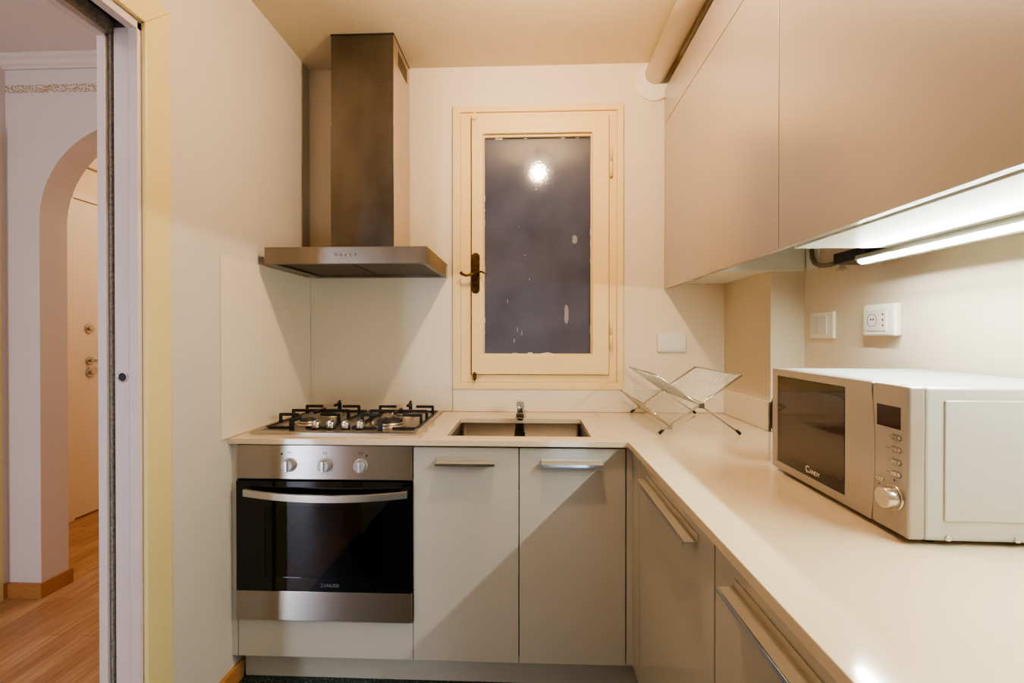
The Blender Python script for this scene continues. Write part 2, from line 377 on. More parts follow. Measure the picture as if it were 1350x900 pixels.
sub(wn, 'casing', lambda b: frame_rect(b, -.350, .423, .958, 2.246, .036, .030, .032, .030, YB - .018, YB), M['winwood'], .003)
sub(wn, 'frame', lambda b: frame_rect(b, -.314, .393, .99, 2.216, .046, .034, .034, .022, YB - .010, YB + .05), M['winwood'], .003)
sash = sub(wn, 'sash', lambda b: frame_rect(b, -.262, .356, 1.027, 2.192, .052, .074, .088, .078, YB - .026, YB + .02), M['winwood'], .0035)
sub(wn, 'sash_bead', lambda b: frame_rect(b, -.2105, .2825, 1.1145, 2.1145, .006, .006, .006, .012, YB - .012, YB + .004), M['winwood'], .002, parent=sash)
sub(wn, 'pane', lambda b: box(b, -.211, .283, YB + .002, YB + .008, 1.113, 2.115), M['pane'], parent=sash)
def chips(b):   # ragged putty chips along the pane edge
    rr = random.Random(9)
    for i in range(24):
        side = i % 4; w = rr.uniform(.006, .02); t = rr.uniform(.001, .0035)
        y0, y1 = YB - .001, YB + .0025
        if side < 2:
            z = rr.uniform(1.13, 2.08)
            box(b, *((-.206, -.2045 + t) if side == 0 else (.2765 - t, .278)), y0, y1, z, z + w * 1.6)
        elif side == 2:
            x = rr.uniform(-.2, .26); box(b, x, x + w * 1.6, y0, y1, 1.119, 1.1215 + t)
        else:
            x = rr.uniform(-.2, .26); box(b, x, x + w, y0, y1, 2.1005 - t, 2.103)
sub(wn, 'putty', chips, M['plastic'], parent=sash)
def smears(b):
    for (x, z, w, h) in ((.205, 1.64, .012, .02), (.168, 1.30, .010, .045), (-.055, 1.23, .002, .012), (-.035, 1.215, .002, .014), (-.07, 1.18, .003, .010), (.0, 1.46, .002, .006), (-.02, 1.57, .003, .003), (-.1, 1.36, .002, .01), (.03, 1.87, .006, .004), (-.05, 1.7, .002, .002)):
        n = 10
        vs = [b.verts.new((x + w * math.cos(2 * math.pi * i / n) * (1 + .2 * math.sin(i * 2.3)), YB + .0015, z + h * math.sin(2 * math.pi * i / n))) for i in range(n)]
        b.faces.new(vs)
M['smear'] = mat('paint_smear', rgb(132, 128, 138), .5)
sub(wn, 'paint_smear', smears, M['smear'], parent=sash)
def cremone(b):
    n = 12; hw = .0185; z0, z1 = 1.392, 1.577
    pts = [(-.243 + hw * math.cos(t), z1 - hw + hw * math.sin(t)) for t in [math.pi * i / n for i in range(n + 1)]] + \
          [(-.243 - hw * math.cos(t), z0 + hw - hw * math.sin(t)) for t in [math.pi * i / n for i in range(n + 1)]]
    prism(b, pts, 'y', YB - .031, YB - .026)
wh = sub(wn, 'window_handle', cremone, M['bronze'], .002)
def wlever(b):
    z = 1.481; y = YB - .052
    cyl(b, (-.243, YB - .031, z), (-.243, y - .006, z), .011, .009)
    tube(b, [(-.243, y, z), (-.262, y - .003, z - .006), (-.282, y - .004, z - .011), (-.300, y - .004, z - .004), (-.308, y - .004, z + .004)], [.0085, .0065, .006, .0068, .0075], 10)
    tube(b, [(-.243, y, z), (-.225, y, z + .007), (-.212, y - .002, z + .006), (-.198, y - .003, z - .001), (-.190, y - .003, z - .002)], [.0085, .0055, .0045, .004, .003], 10)
sub(wn, 'lever', wlever, M['bronze'], parent=wh)
for zc in (1.983, 1.205):
    def hinge(b, zc=zc):
        cyl(b, (.366, YB - .022, zc - .068), (.366, YB - .022, zc + .0), .0065, seg=14)
        cyl(b, (.366, YB - .022, zc + .002), (.366, YB - .022, zc + .062), .0055, seg=14)
    sub(wn, 'hinge', hinge, M['winwood'])
for zc in (2.192, 1.018):
    def bolt(b, zc=zc):
        box(b, -.256, -.240, YB - .034, YB - .026, zc - .014, zc + .014); cyl(b, (-.248, YB - .031, zc - .02), (-.248, YB - .031, zc + .02), .004, seg=10)
    sub(wn, 'bolt_keeper', bolt, M['bronze'] if zc < 2 else M['winwood'], .001)

# ------------------------------------------------------------------ backsplash panels
def splash(name, dims, label, col=None):
    o = bx(name, dims, col or M['splash'], None, .001); tag(o, label, 'backsplash', kind='structure'); return o
splash('backsplash_panel', (XL, XL + .006, 1.462, 2.074, WT, 1.468), 'cream backsplash panel on the left wall beside the hob')
splash('backsplash_panel', (XL + .006, -.352, YB - .006, YB, WT, 1.468), 'cream backsplash panel behind the hob below the hood')
splash('backsplash_panel', (-.350, .868, YB - .012, YB, WT, .962), 'low cream upstand behind the sink and tap')
splash('backsplash_panel', (.867, .875, 1.680, 2.068, WT, .962), 'low cream upstand on the side of the corner column', M['splash'])
splash('backsplash_panel', (.867, .996, 1.680, 1.687, WT, .962), 'low cream upstand on the front of the corner column')
struct('trim_10', lambda b: (box(b, -.352, .866, YB - .0135, YB - .012, WT, WT + .003), box(b, XL + .006, -.352, YB - .0075, YB - .006, WT, WT + .003),
                             box(b, XL + .006, XL + .0075, 1.47, 2.07, WT, WT + .003)), M['seam'], 'sealant line along the back of the worktop', cat='sealant')

# ------------------------------------------------------------------ worktop
def worktop(b):
    xs = [XL, -.287, .212, .323, .866, .995]; ys = [-1.0, 1.50, 1.567, 1.678, 1.905, 2.067]
    def keep(i, j):
        if j == 0: return i >= 3
        if i == 1 and j in (2, 3): return False
        if i == 4 and j >= 3: return False
        return True
    cells(b, xs, ys, keep, 'z', WT - .02, WT)
wt = obj('kitchen_worktop', worktop, M['quartz'], None, .0015); tag(wt, 'L-shaped glossy ivory worktop carrying hob, sink and microwave', 'worktop')

# ------------------------------------------------------------------ base units
def handle_fn(x0, x1, y, z):    # facing -Y: plate on the door, lip out toward the room
    def f(b):
        prism(b, [(y, z - .003), (y - .030, z - .003), (y - .030, z), (y - .003, z + .001), (y - .003, z + .014), (y, z + .014)], 'x', x0, x1)
    return f
def lip_fn(x0, x1, y, z): return lambda b: box(b, x0, x1, y - .0325, y - .0302, z - .008, z + .001)
def lip_fn_x(y0, y1, x, z): return lambda b: box(b, x - .0325, x - .0302, y0, y1, z - .008, z + .001)
def handle_fn_x(y0, y1, x, z):  # facing -X
    def f(b):
        prism(b, [(x, z - .003), (x - .030, z - .003), (x - .030, z), (x - .003, z + .001), (x - .003, z + .014), (x, z + .014)], 'y', y0, y1)
    return f
def shell(b, x0, x1, y0, y1, z0, z1, t=.016, top=False):
    box(b, x0, x0 + t, y0, y1, z0, z1); box(b, x1 - t, x1, y0, y1, z0, z1)
    box(b, x0 + t, x1 - t, y0, y1, z0, z0 + t); box(b, x0 + t, x1 - t, y1 - .006, y1, z0 + t, z1)
    if top: box(b, x0 + t, x1 - t, y0, y1 - .006, z1 - t, z1)
ZD0, ZD1 = .104, .826
oh = thing('oven_cabinet', (-.695, 1.54, 0.1), 'ivory cabinet housing the built-in oven, flat drawer front below', 'cabinet')
sub(oh, 'carcass', lambda b: shell(b, -.999, -.3925, 1.541, 2.06, .1, .834), M['carcass'])
sub(oh, 'drawer_front', lambda b: box(b, -.998, -.3935, 1.520, 1.540, ZD0, .231), M['front'], .0015)
fl = bx('filler_panel', (XL, -1.0005, 1.520, 2.06, ZD0, .834), M['front'], None, .001); tag(fl, 'narrow ivory end panel between the left wall and oven', 'panel')

sc = thing('sink_cabinet', (-.036, 1.54, 0.1), 'ivory two-door base cabinet under the sink', 'cabinet')
sub(sc, 'carcass', lambda b: shell(b, -.3915, .320, 1.541, 2.06, .1, .834), M['carcass'])
for (a, c, h0, h1) in ((-.3915, -.0365, -.313, -.115), (-.0335, .3185, .039, .241)):
    d = sub(sc, 'door', lambda b, a=a, c=c: box(b, a, c, 1.520, 1.540, ZD0, ZD1), M['front'], .0015)
    sub(sc, 'handle', lambda b: (handle_fn(h0, h1, 1.520, .779)(b)), M['handle'], .0006, parent=d)
    sub(sc, 'handle_lip', lip_fn(h0, h1, 1.520, .779), M['chrome'], .0004, parent=d)
# corner post
cp = obj('corner_filler', lambda b: (box(b, .3225, .343, 1.522, 1.540, ZD0, .834), box(b, .343, .360, 1.437, 1.540, ZD0, .834)), M['front'], None, .001)
tag(cp, 'slim ivory corner post where the two cabinet runs meet', 'panel')
for (y0, y1, h0, h1, lab) in ((.857, 1.434, .934, 1.342, 'ivory right-hand base cabinet nearest the corner'),
                              (.254, .853, .362, .769, 'ivory right-hand base cabinet nearest the camera, long handle')):
    c = thing('base_cabinet', (.66, (y0 + y1) / 2, .1), lab, 'cabinet', None)
    sub(c, 'carcass', lambda b, y0=y0, y1=y1: box(b, .363, .994, y0, y1 + (0 if y0 < .5 else .24), .1, .834), M['carcass'])
    d = sub(c, 'door', lambda b, y0=y0, y1=y1: box(b, .343, .362, y0 + .001, y1 - .001, ZD0, ZD1), M['front'], .0015)
    sub(c, 'handle', handle_fn_x(h0, h1, .343, .783), M['handle'], .0006, parent=d)
    sub(c, 'handle_lip', lip_fn_x(h0, h1, .343, .783), M['chrome'], .0004, parent=d)
struct('trim_11', lambda b: box(b, -1.004, .42, 1.57, 1.585, 0, .1), M['plinth'], 'recessed ivory plinth under the back run', cat='plinth')
struct('trim_12', lambda b: box(b, .405, .42, -1.0, 1.57, 0, .1), M['plinth'], 'recessed ivory plinth under the right run', cat='plinth')

# ------------------------------------------------------------------ oven
ov = thing('built_in_oven', (-.6955, 1.52, .235), 'built-in steel and black glass oven below the hob', 'oven')
sub(ov, 'control_panel', lambda b: box(b, -.998, -.3935, 1.514, 1.539, .714, .830), M['steel'], .0015)
sub(ov, 'door_glass', lambda b: cells(b, [-.995, -.895, -.494, -.3965], [.337, .385, .625, .710], lambda i, j: not (i == 1 and j == 1), 'y', 1.505, 1.535), M['oven_glass'], .001)
sub(ov, 'door_window', lambda b: box(b, -.895, -.494, 1.506, 1.510, .385, .625), M['oven_window'])
def cav(b):
    x0, x1, y0, y1, z0, z1 = -.93, -.46, 1.541, 1.95, .30, .66
    box(b, x0 - .004, x0, y0, y1, z0, z1); box(b, x1, x1 + .004, y0, y1, z0, z1); box(b, x0, x1, y0, y1, z0 - .004, z0); box(b, x0, x1, y0, y1, z1, z1 + .004); box(b, x0, x1, y1, y1 + .004, z0, z1)
sub(ov, 'cavity', cav, M['cavity'])
def rack(b):
    z = .478
    tube(b, [(-.925, 1.60, z), (-.465, 1.60, z)], .003); tube(b, [(-.925, 1.93, z), (-.465, 1.93, z)], .003)
    for i in range(18): tube(b, [(-.915 + i * .026, 1.60, z), (-.915 + i * .026, 1.93, z)], .0015, 6)
    tube(b, [(-.925, 1.62, .40), (-.465, 1.62, .40)], .002)
sub(ov, 'oven_rack', rack, M['chrome_soft'])
sub(ov, 'lower_trim', lambda b: box(b, -.998, -.3935, 1.508, 1.539, .236, .3355), M['steel'], .0015)
def ovhandle(b):
    n = 24; A = []
    for i in range(n + 1):
        t = i / n; x = -.957 + t * .553; s = 4 * t * (1 - t)
        z = .679 - .012 * s; y = 1.487 - .018 * s
        A.append([b.verts.new(p) for p in ((x, y, z + .010), (x, y - .006, z + .008), (x, y - .006, z - .014), (x, y, z - .014), (x, y + .006, z - .010), (x, y + .006, z + .008))])
    for p, q in zip(A, A[1:]):
        for k in range(6): b.faces.new((p[k], p[(k + 1) % 6], q[(k + 1) % 6], q[k]))
    b.faces.new(A[0]); b.faces.new(A[-1][::-1])
    for x in (-.945, -.416): box(b, x - .010, x + .010, 1.488, 1.506, .666, .686)
sub(ov, 'door_handle', ovhandle, M['chrome_soft'], .0008)
for k, x in enumerate((-.815, -.692, -.569)):
    def kb(b, x=x):
        cyl(b, (x, 1.514, .763), (x, 1.509, .763), .0245, .0235, 32)
        cyl(b, (x, 1.509, .763), (x, 1.494, .763), .0205, .0185, 32)
    kn = sub(ov, 'knob', kb, M['knob'], .0008)
    sub(ov, 'knob_grip', lambda b, x=x: box(b, x - .005, x + .005, 1.487, 1.496, .744, .782), M['chrome_soft'], .002, parent=kn)
    n = (5, 9, 3)[k]
    for i in range(n):
        a = R(-60 + 300 * i / max(n - 1, 1)) ; cx, cz = x + .031 * math.sin(a), .763 + .031 * math.cos(a)
        sub(ov, 'dial_mark', lambda b: box(b, cx - .0015, cx + .0015, 1.5134, 1.514, cz - .0007, cz + .0007), M['ink'])
    def ticks(b, x=x, k=k):
        frame_rect(b, x - .006, x + .006, .8005, .8078, .0012, .0012, .0012, .0012, 1.5134, 1.514)
    sub(ov, 'function_symbol', ticks, M['ink'])
for x, z in ((-.841, .800), (-.549, .796)):
    sub(ov, 'indicator_light', lambda b, x=x, z=z: cyl(b, (x, 1.514, z), (x, 1.5122, z), .0033, seg=14), M['ink'])
letters('brand_lettering', 'ZANUSSI', .016, (-.672 + .6955, 1.5046 - 1.52, .359 - .235), (R(90), 0, 0), M['letterdim'], ov)

# ------------------------------------------------------------------ hob
hb = thing('gas_hob', (-.69, 1.81, WT), 'steel four-burner gas hob with black pan supports', 'hob')
def hplate(b):
    x0, x1, y0, y1 = -.985, -.392, 1.565, 2.05
    i = .022
    V = lambda pts, z: [b.verts.new((p[0], p[1], z)) for p in pts]
    o = [(x0, y0), (x1, y0), (x1, y1), (x0, y1)]; q = [(x0 + .006, y0 + .006), (x1 - .006, y0 + .006), (x1 - .006, y1 - .006), (x0 + .006, y1 - .006)]
    r = [(x0 + i, y0 + i), (x1 - i, y0 + i), (x1 - i, y1 - i), (x0 + i, y1 - i)]; s = [(x0 + i + .006, y0 + i + .006), (x1 - i - .006, y0 + i + .006), (x1 - i - .006, y1 - i - .006), (x0 + i + .006, y1 - i - .006)]
    A, B, C, D, E = V(o, WT + .0005), V(o, WT + .006), V(q, WT + .009), V(r, WT + .009), V(s, WT + .004)
    for P, Q in ((A, B), (B, C), (C, D), (D, E)):
        for k in range(4): b.faces.new((P[k], P[(k + 1) % 4], Q[(k + 1) % 4], Q[k]))
    b.faces.new(E); b.faces.new(A[::-1])
sub(hb, 'hob_plate', hplate, M['steel_hob'])
for (x, y, r) in ((-.852, 1.72, .030), (-.852, 1.92, .040), (-.530, 1.71, .048), (-.530, 1.92, .036)):
    bu = sub(hb, 'burner', lambda b, x=x, y=y, r=r: (cyl(b, (x, y, WT + .004), (x, y, WT + .012), r + .014, r + .010, 32), cyl(b, (x, y, WT + .012), (x, y, WT + .021), r + .003, r + .003, 32)), M['steel_hob'])
    sub(hb, 'burner_cap', lambda b, x=x, y=y, r=r: cyl(b, (x, y, WT + .021), (x, y, WT + .028), r + .001, r - .003, 32), M['iron'], .001, parent=bu)
    sub(hb, 'igniter', lambda b, x=x, y=y, r=r: cyl(b, (x - r - .018, y, WT + .004), (x - r - .018, y, WT + .020), .003, seg=10), M['plastic'], parent=bu)
for x in (-.785, -.730, -.675, -.620):
    k = sub(hb, 'knob', lambda b, x=x: (cyl(b, (x, 1.645, WT + .010), (x, 1.645, WT + .030), .0165, .0155, 28)), M['chrome_soft'], .001)
    sub(hb, 'knob_skirt', lambda b, x=x: cyl(b, (x, 1.645, WT + .004), (x, 1.645, WT + .011), .0175, .0170, 28), M['black'], parent=k)
    sub(hb, 'knob_grip', lambda b, x=x: box(b, x - .005, x + .005, 1.631, 1.659, WT + .028, WT + .036), M['chrome_soft'], .001, parent=k)
def support(x0, x1):
    xc = (x0 + x1) / 2
    def bar(b, p, q, w=.0045, h=.005):
        p, q = Vector(p), Vector(q); d = (q - p); d.normalize(); s = Vector((-d.y, d.x, 0)); s = s.normalized() * w if s.length > 1e-4 else Vector((w, 0, 0))
        up = Vector((0, 0, h)) if abs(d.z) < .7 else Vector((0, w, 0))
        vs = []
        for e in (p, q):
            vs.append([b.verts.new(e + a * s + c * up) for a, c in ((-1, -1), (1, -1), (1, 1), (-1, 1))])
        for k in range(4): b.faces.new((vs[0][k], vs[0][(k + 1) % 4], vs[1][(k + 1) % 4], vs[1][k]))
        b.faces.new(vs[0][::-1]); b.faces.new(vs[1])
    def f(b):
        zt, zb = WT + .041, WT + .008
        # low rim
        yl0, yl1 = 1.598, 2.020
        for (p, q) in (((x0, yl0 + .05, zb), (x0, yl1, zb)), ((x1, yl0 + .05, zb), (x1, yl1, zb)), ((x0, yl1, zb), (x1, yl1, zb)),
                       ((x0, yl0 + .05, zb), (xc - .03, yl0 + .05, zb)), ((x1, yl0 + .05, zb), (xc + .03, yl0 + .05, zb))): bar(b, p, q, .004, .004)
        for y, fl in ((1.735, .075), (1.83, 0), (1.945, .075)):
            bar(b, (x0 + .003, y, zt), (x0 + fl if fl else xc, y, zt), .0048, .0055); bar(b, (x1 - .003, y, zt), (x1 - fl if fl else xc, y, zt), .0048, .0055)
            for x in (x0 + .004, x1 - .004):
                prism(b, [(x - .005, zb), (x + .007, zb), (x + .005, zt + .005), (x - .004, zt + .005)], 'y', y - .005, y + .005)
        bar(b, (xc, yl0, zt), (xc, 1.665, zt), .005, .0055); bar(b, (xc, 1.775, zt), (xc, 1.87, zt), .005, .0055); bar(b, (xc, 1.965, zt), (xc, yl1, zt), .005, .0055)
        for y in (yl0 + .004, yl1 - .004): box(b, xc - .007, xc + .007, y - .006, y + .006, zb - .003, zt + .004)
        # raised fingertip
        prism(b, [(1.985, zt), (2.02, zt), (2.02, zt + .016)], 'x', xc - .005, xc + .005)
    return f
sub(hb, 'pan_support', support(-.972, -.735), M['iron'], .0012); sub(hb, 'pan_support', support(-.650, -.413), M['iron'], .0012)

# ------------------------------------------------------------------ hood
hd = thing('range_hood', (-.68, YB, 1.468), 'brushed steel chimney hood on the wall above the hob', 'hood')
def canopy(b):
    x0, x1, y0, y1, z0, z1 = -.984, -.376, 1.655, YB - .001, 1.468, 1.530
    o = [(x0, y0), (x1, y0), (x1, y1), (x0, y1)]; i = [(x0 + .03, y0 + .022), (x1 - .022, y0 + .022), (x1 - .022, y1 - .03), (x0 + .03, y1 - .03)]
    V = lambda pts, z: [b.verts.new((p[0], p[1], z)) for p in pts]
    T, B, C, D = V(o, z1), V(o, z0), V(i, z0), V(i, z0 + .014)
    for P, Q in ((T, B), (B, C), (C, D)):
        for k in range(4): b.faces.new((P[k], P[(k + 1) % 4], Q[(k + 1) % 4], Q[k]))
    b.faces.new(T); b.faces.new(D[::-1])
sub(hd, 'canopy', canopy, M['steel_dull'], .0015)
def filt(b):
    for x0, x1 in ((-.945, -.685), (-.675, -.41)):
        n = 20; y0, y1 = 1.70, 2.03; w = (y1 - y0) / n
        for i in range(n): box(b, x0, x1, y0 + i * w, y0 + i * w + w * .6, 1.476, 1.4815)
M['filter'] = mat('filter_mesh', rgb(110, 98, 80), .4, metal=.8)
sub(hd, 'grease_filter', filt, M['filter'])
for x in (-.90, -.47): sub(hd, 'lamp_lens', lambda b, x=x: cyl(b, (x, 1.69, 1.474), (x, 1.69, 1.4815), .022), M['plate'])
for i in range(5): sub(hd, 'push_button', lambda b, i=i: cyl(b, (-.716 + i * .0178, 1.655, 1.5005), (-.716 + i * .0178, 1.649, 1.5005), .0042, seg=14), M['chrome'])
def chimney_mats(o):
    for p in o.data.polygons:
        if abs(p.normal.x) > .9: p.material_index = 1  # side faces take the steel with the painted-in bright reflection
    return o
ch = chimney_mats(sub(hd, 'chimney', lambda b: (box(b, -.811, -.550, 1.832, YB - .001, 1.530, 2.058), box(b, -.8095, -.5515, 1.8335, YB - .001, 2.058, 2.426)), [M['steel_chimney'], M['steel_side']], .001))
sub(hd, 'chimney_cap', lambda b: box(b, -.8105, -.5505, 1.832, YB - .001, 2.424, 2.430), M['dark'], parent=ch)
def vent(b):
    box(b, -.5514, -.5500, 1.90, 2.035, 2.335, 2.395)
    for i in range(9): box(b, -.5502, -.5492, 1.902 + i * .0148, 1.908 + i * .0148, 2.337, 2.393)
sub(hd, 'vent_grille', vent, M['filter'], parent=ch)
sub(hd, 'end_bracket', lambda b: box(b, -.3765, -.3735, 2.03, 2.075, 1.468, 1.512), M['chrome_soft'], .0005)

# ------------------------------------------------------------------ sink + tap
sk = thing('kitchen_sink', (-.04, 1.735, WT - .02), 'undermounted rectangular steel sink in the back worktop', 'sink')
def basin(b):
    x0, x1, y0, y1 = -.286, .211, 1.568, 1.904; zt, zb = WT - .0205, WT - .19
    def ringpts(x0, x1, y0, y1, r, z, n=5):
        P = []
        for cx, cy, a0 in ((x1 - r, y1 - r, 0), (x0 + r, y1 - r, 90), (x0 + r, y0 + r, 180), (x1 - r, y0 + r, 270)):
            for i in range(n + 1):
                a = R(a0 + 90 * i / n); P.append(b.verts.new((cx + r * math.cos(a), cy + r * math.sin(a), z)))
        return P
    L = [ringpts(x0 - .012, x1 + .012, y0 - .012, y1 + .012, .03, zt), ringpts(x0 + .002, x1 - .002, y0 + .002, y1 - .002, .018, zt), ringpts(x0 + .004, x1 - .004, y0 + .004, y1 - .004, .02, zb + .015), ringpts(x0 + .018, x1 - .018, y0 + .018, y1 - .018, .02, zb)]
    n = len(L[0])
    for P, Q in zip(L, L[1:]):
        for k in range(n): b.faces.new((P[k], P[(k + 1) % n], Q[(k + 1) % n], Q[k])).smooth = True
    b.faces.new(L[-1])
sub(sk, 'basin', basin, M['steel_sink'])
sub(sk, 'overflow_plate', lambda b: frame_rect(b, -.060, -.022, .785, .812, .002, .002, .002, .002, 1.896, 1.8995), M['chrome'])
sub(sk, 'plug_chain_stop', lambda b: cyl(b, (-.024, 1.8995, .795), (-.024, 1.890, .795), .007), M['chrome'])
sub(sk, 'drain', lambda b: (cyl(b, (-.04, 1.74, WT - .19), (-.04, 1.74, WT - .186), .045, .043, 32), cyl(b, (-.04, 1.74, WT - .186), (-.04, 1.74, WT - .182), .014)), M['chrome'])
tp = thing('mixer_tap', (-.038, 1.945, WT), 'small chrome mixer tap behind the sink', 'tap')
def tbody(b):
    cyl(b, (-.038, 1.945, WT), (-.038, 1.945, WT + .006), .026, .024, 32); cyl(b, (-.038, 1.945, WT + .006), (-.038, 1.945, WT + .052), .019, .017, 32)
sub(tp, 'body', tbody, M['chrome'], .001)
sub(tp, 'spout', lambda b: (prism(b, [(1.935, WT + .018), (1.845, WT + .010), (1.845, WT + .034), (1.935, WT + .040)], 'x', -.055, -.021)), M['chrome'], .004)
sub(tp, 'spout_outlet', lambda b: cyl(b, (-.038, 1.860, WT + .011), (-.038, 1.860, WT + .002), .012), M['black'])
sub(tp, 'lever', lambda b: (box(b, -.054, -.022, 1.875, 1.958, WT + .056, WT + .072), cyl(b, (-.038, 1.945, WT + .052), (-.038, 1.945, WT + .058), .014)), M['chrome'], .003)
sub(tp, 'side_joint', lambda b: cyl(b, (-.022, 1.925, WT + .024), (-.012, 1.925, WT + .024), .008), M['chrome'])

# ------------------------------------------------------------------ upper cabinets
uc = thing('wall_cabinet', (.80, 1.6, 1.4125), 'greige wall cabinet in the corner, open underneath beside the column', 'cabinet')
def uc_body(b):
    box(b, .632, .873, 1.69, 2.074, 1.435, 2.300)
    box(b, .632, .988, 1.672, 1.6865, 1.435, 2.300)
    box(b, .632, .873, 1.132, 1.672, 2.285, 2.300)
sub(uc, 'carcass', uc_body, M['carcass'], .0005)
sub(uc, 'door', lambda b: box(b, .606, .626, 1.1350, 2.076, 1.4125, 2.1505), M['upper'], .001)
sub(uc, 'flap_door', lambda b: box(b, .606, .626, 1.1350, 2.076, 2.1535, 2.306), M['upper'], .001)
sub(uc, 'door_channel', lambda b: box(b, .627, .631, 1.69, 2.07, 1.4135, 1.434), M['groove'])
un = thing('wall_cabinet', (.80, .68, 1.4125), 'greige wall cabinet nearest the camera with the light strip beneath', 'cabinet')
sub(un, 'carcass', lambda b: box(b, .642, .990, .237, 1.1305, 1.4125, 2.300), M['carcass'], .001)
sub(un, 'door', lambda b: box(b, .606, .626, .237, 1.1325, 1.4125, 2.1505), M['upper'], .001)
sub(un, 'flap_door', lambda b: box(b, .606, .626, .237, 1.1325, 2.1535, 2.306), M['upper'], .001)
sub(un, 'door_channel', lambda b: box(b, .6265, .6415, .240, 1.115, 1.4165, 1.43), M['groove'])
o = bx('wall_batten', (.986, .9955, 1.60, 1.664, 1.435, 1.60), M['carcass'], None, .001); tag(o, 'small white batten on the wall beside the column top', 'batten')

# LED strip + power supply
ls = thing('led_strip_light', (.875, .8, 1.4125), 'slim glowing light strip under the nearest wall cabinet', 'lamp')
sub(ls, 'housing', lambda b: prism(b, [(.859, 1.4122), (.892, 1.4122), (.892, 1.395), (.886, 1.3865), (.8800, 1.3885), (.8602, 1.4000), (.857, 1.3995), (.857,1.405)], 'y', .24, 1.235), M['ledalu'], .0008)
sub(ls, 'diffuser', lambda b: prism(b, [(.8646, 1.3973), (.8744, 1.3912), (.8735, 1.3897), (.8637, 1.3958)], 'y', .242, 1.233), M['led'])
ps = thing('power_supply', (.95, 1.33, 1.41), 'dark power supply box hanging below the wall cabinet', 'power supply')
sub(ps, 'case', lambda b: box(b, .905, .988, 1.262, 1.395, 1.412, 1.445), M['black'], .003)
for y in (1.275, 1.385):
    sub(ps, 'suction_cup', lambda b, y=y: (cyl(b, (.925, y, 1.411), (.925, y, 1.404), .007, .007, 16), cyl(b, (.925, y, 1.404), (.925, y, 1.396), .008, .016, 20)), M['clear'])
hs = obj('cable_conduit', lambda b: tube(b, [(.978, 1.62, 1.50), (.975, 1.61, 1.47), (.968, 1.585, 1.448), (.958, 1.54, 1.432), (.945, 1.47, 1.424), (.93, 1.40, 1.424)], .0075, 12), M['hose'])
tag(hs, 'grey conduit hose curving from the cabinet to the power supply', 'cable')

# ------------------------------------------------------------------ duct and pipe
du = thing('ventilation_duct', (.566, YB, 2.38), 'white round duct running along the ceiling', 'duct')
sub(du, 'duct_tube', lambda b: cyl(b, (.566, YB - .001, 2.377), (.566, -1.28, 2.377), .0475, seg=48), M['duct'])
sub(du, 'wall_collar', lambda b: (cyl(b, (.562, YB - .001, 2.343), (.562, YB - .009, 2.343), .087, .084, 48)), M['plastic'], .002)
pp = obj('thin_pipe', lambda b: tube(b, [(.630, 1.93, 2.371), (.630, 1.90, 2.371), (.630, 1.2, 2.371), (.630, -1.25, 2.371)], [.004, .008, .008, .008], 14), M['duct'])
tag(pp, 'thin cream pipe on top of the wall cabinets beside the duct', 'pipe')

# ------------------------------------------------------------------ switches
sw = thing('light_switch', (XR, 1.58, 1.237), 'ivory double light switch on the right wall near the column', 'switch')
sub(sw, 'wall_plate', lambda b: box(b, XR - .010, XR, 1.518, 1.640, 1.192, 1.282), M['plastic'], .003)
sub(sw, 'rocker', lambda b: box(b, XR - .013, XR - .0095, 1.548, 1.596, 1.208, 1.266), M['plate'], .002)
sub(sw, 'rocker', lambda b: box(b, XR - .013, XR - .0095, 1.599, 1.625, 1.208, 1.266), M['plate'], .002)
sk2 = thing('power_socket', (XR, 1.31, 1.245), 'ivory wall socket above the microwave', 'socket')
sub(sk2, 'wall_plate', lambda b: box(b, XR - .022, XR, 1.253, 1.370, 1.200, 1.290), M['plastic'], .006)
sub(sk2, 'socket_insert', lambda b: box(b, XR - .0245, XR - .0215, 1.280, 1.352, 1.215, 1.275), M['plate'], .001)
sub(sk2, 'round_outlet', lambda b: ring(b, (XR - .0245, 1.330, 1.245), .0165, .0185, (-1, 0, 0), .001), M['groove'])
for y, z in ((1.3345, 1.247), (1.3255, 1.247), (1.291, 1.245), (1.291, 1.260), (1.291, 1.230)):
    sub(sk2, 'pin_hole', lambda b: cyl(b, (XR - .0246, y, z), (XR - .0252, y, z), .0026, seg=12), M['hole'])
bp = thing('blank_plate', (.64, YB, 1.17), 'white blank cover plate right of the window', 'wall plate')
sub(bp, 'wall_plate', lambda b: box(b, .576, .703, YB - .010, YB, 1.128, 1.212), M['plate'], .003)
sub(bp, 'cover', lambda b: box(b, .589, .690, YB - .0125, YB - .0095, 1.138, 1.202), M['plate'], .001)

# ------------------------------------------------------------------ microwave (local: x deep, y along the front, z up)
mw = thing('microwave_oven', (.622, .770, WT), 'silver microwave oven on the right worktop', 'microwave', rz=R(-1.35))
T = mw
obj('casing', lambda b: (box(b, .026, .350, .002, .438, .008, .262)), M['mwbody'], T, .006, 3)
obj('side_embossing', lambda b: box(b, .056, .325, -.0008, .0035, .042, .240), M['mwbody'], T, .0035, 4)
for x in (.062, .168, .27): obj('screw', lambda b, x=x: (cyl(b, (x, .0025, .014), (x, -.0015, .014), .0048, .0040, 18), box(b, x - .003, x + .003, -.0019, -.0013, .0135, .0145)), M['chrome'], T)
def bezel(b): box(b, .0, .026, .0, .083, .010, .262)
obj('control_panel', bezel, M['mwsilver'], T, .004, 3)
def mdoor(b):
    # door front with its opening; the latch edge bulges over the control panel
    ys = [.0845, .158, .415, .440]; zs = [.010, .028, .244, .262]
    cells(b, ys, zs, lambda i, j: not (i == 1 and j == 1), 'x', 0.0, .022)
dr = obj('door', mdoor, M['mwsilver'], T, .002)
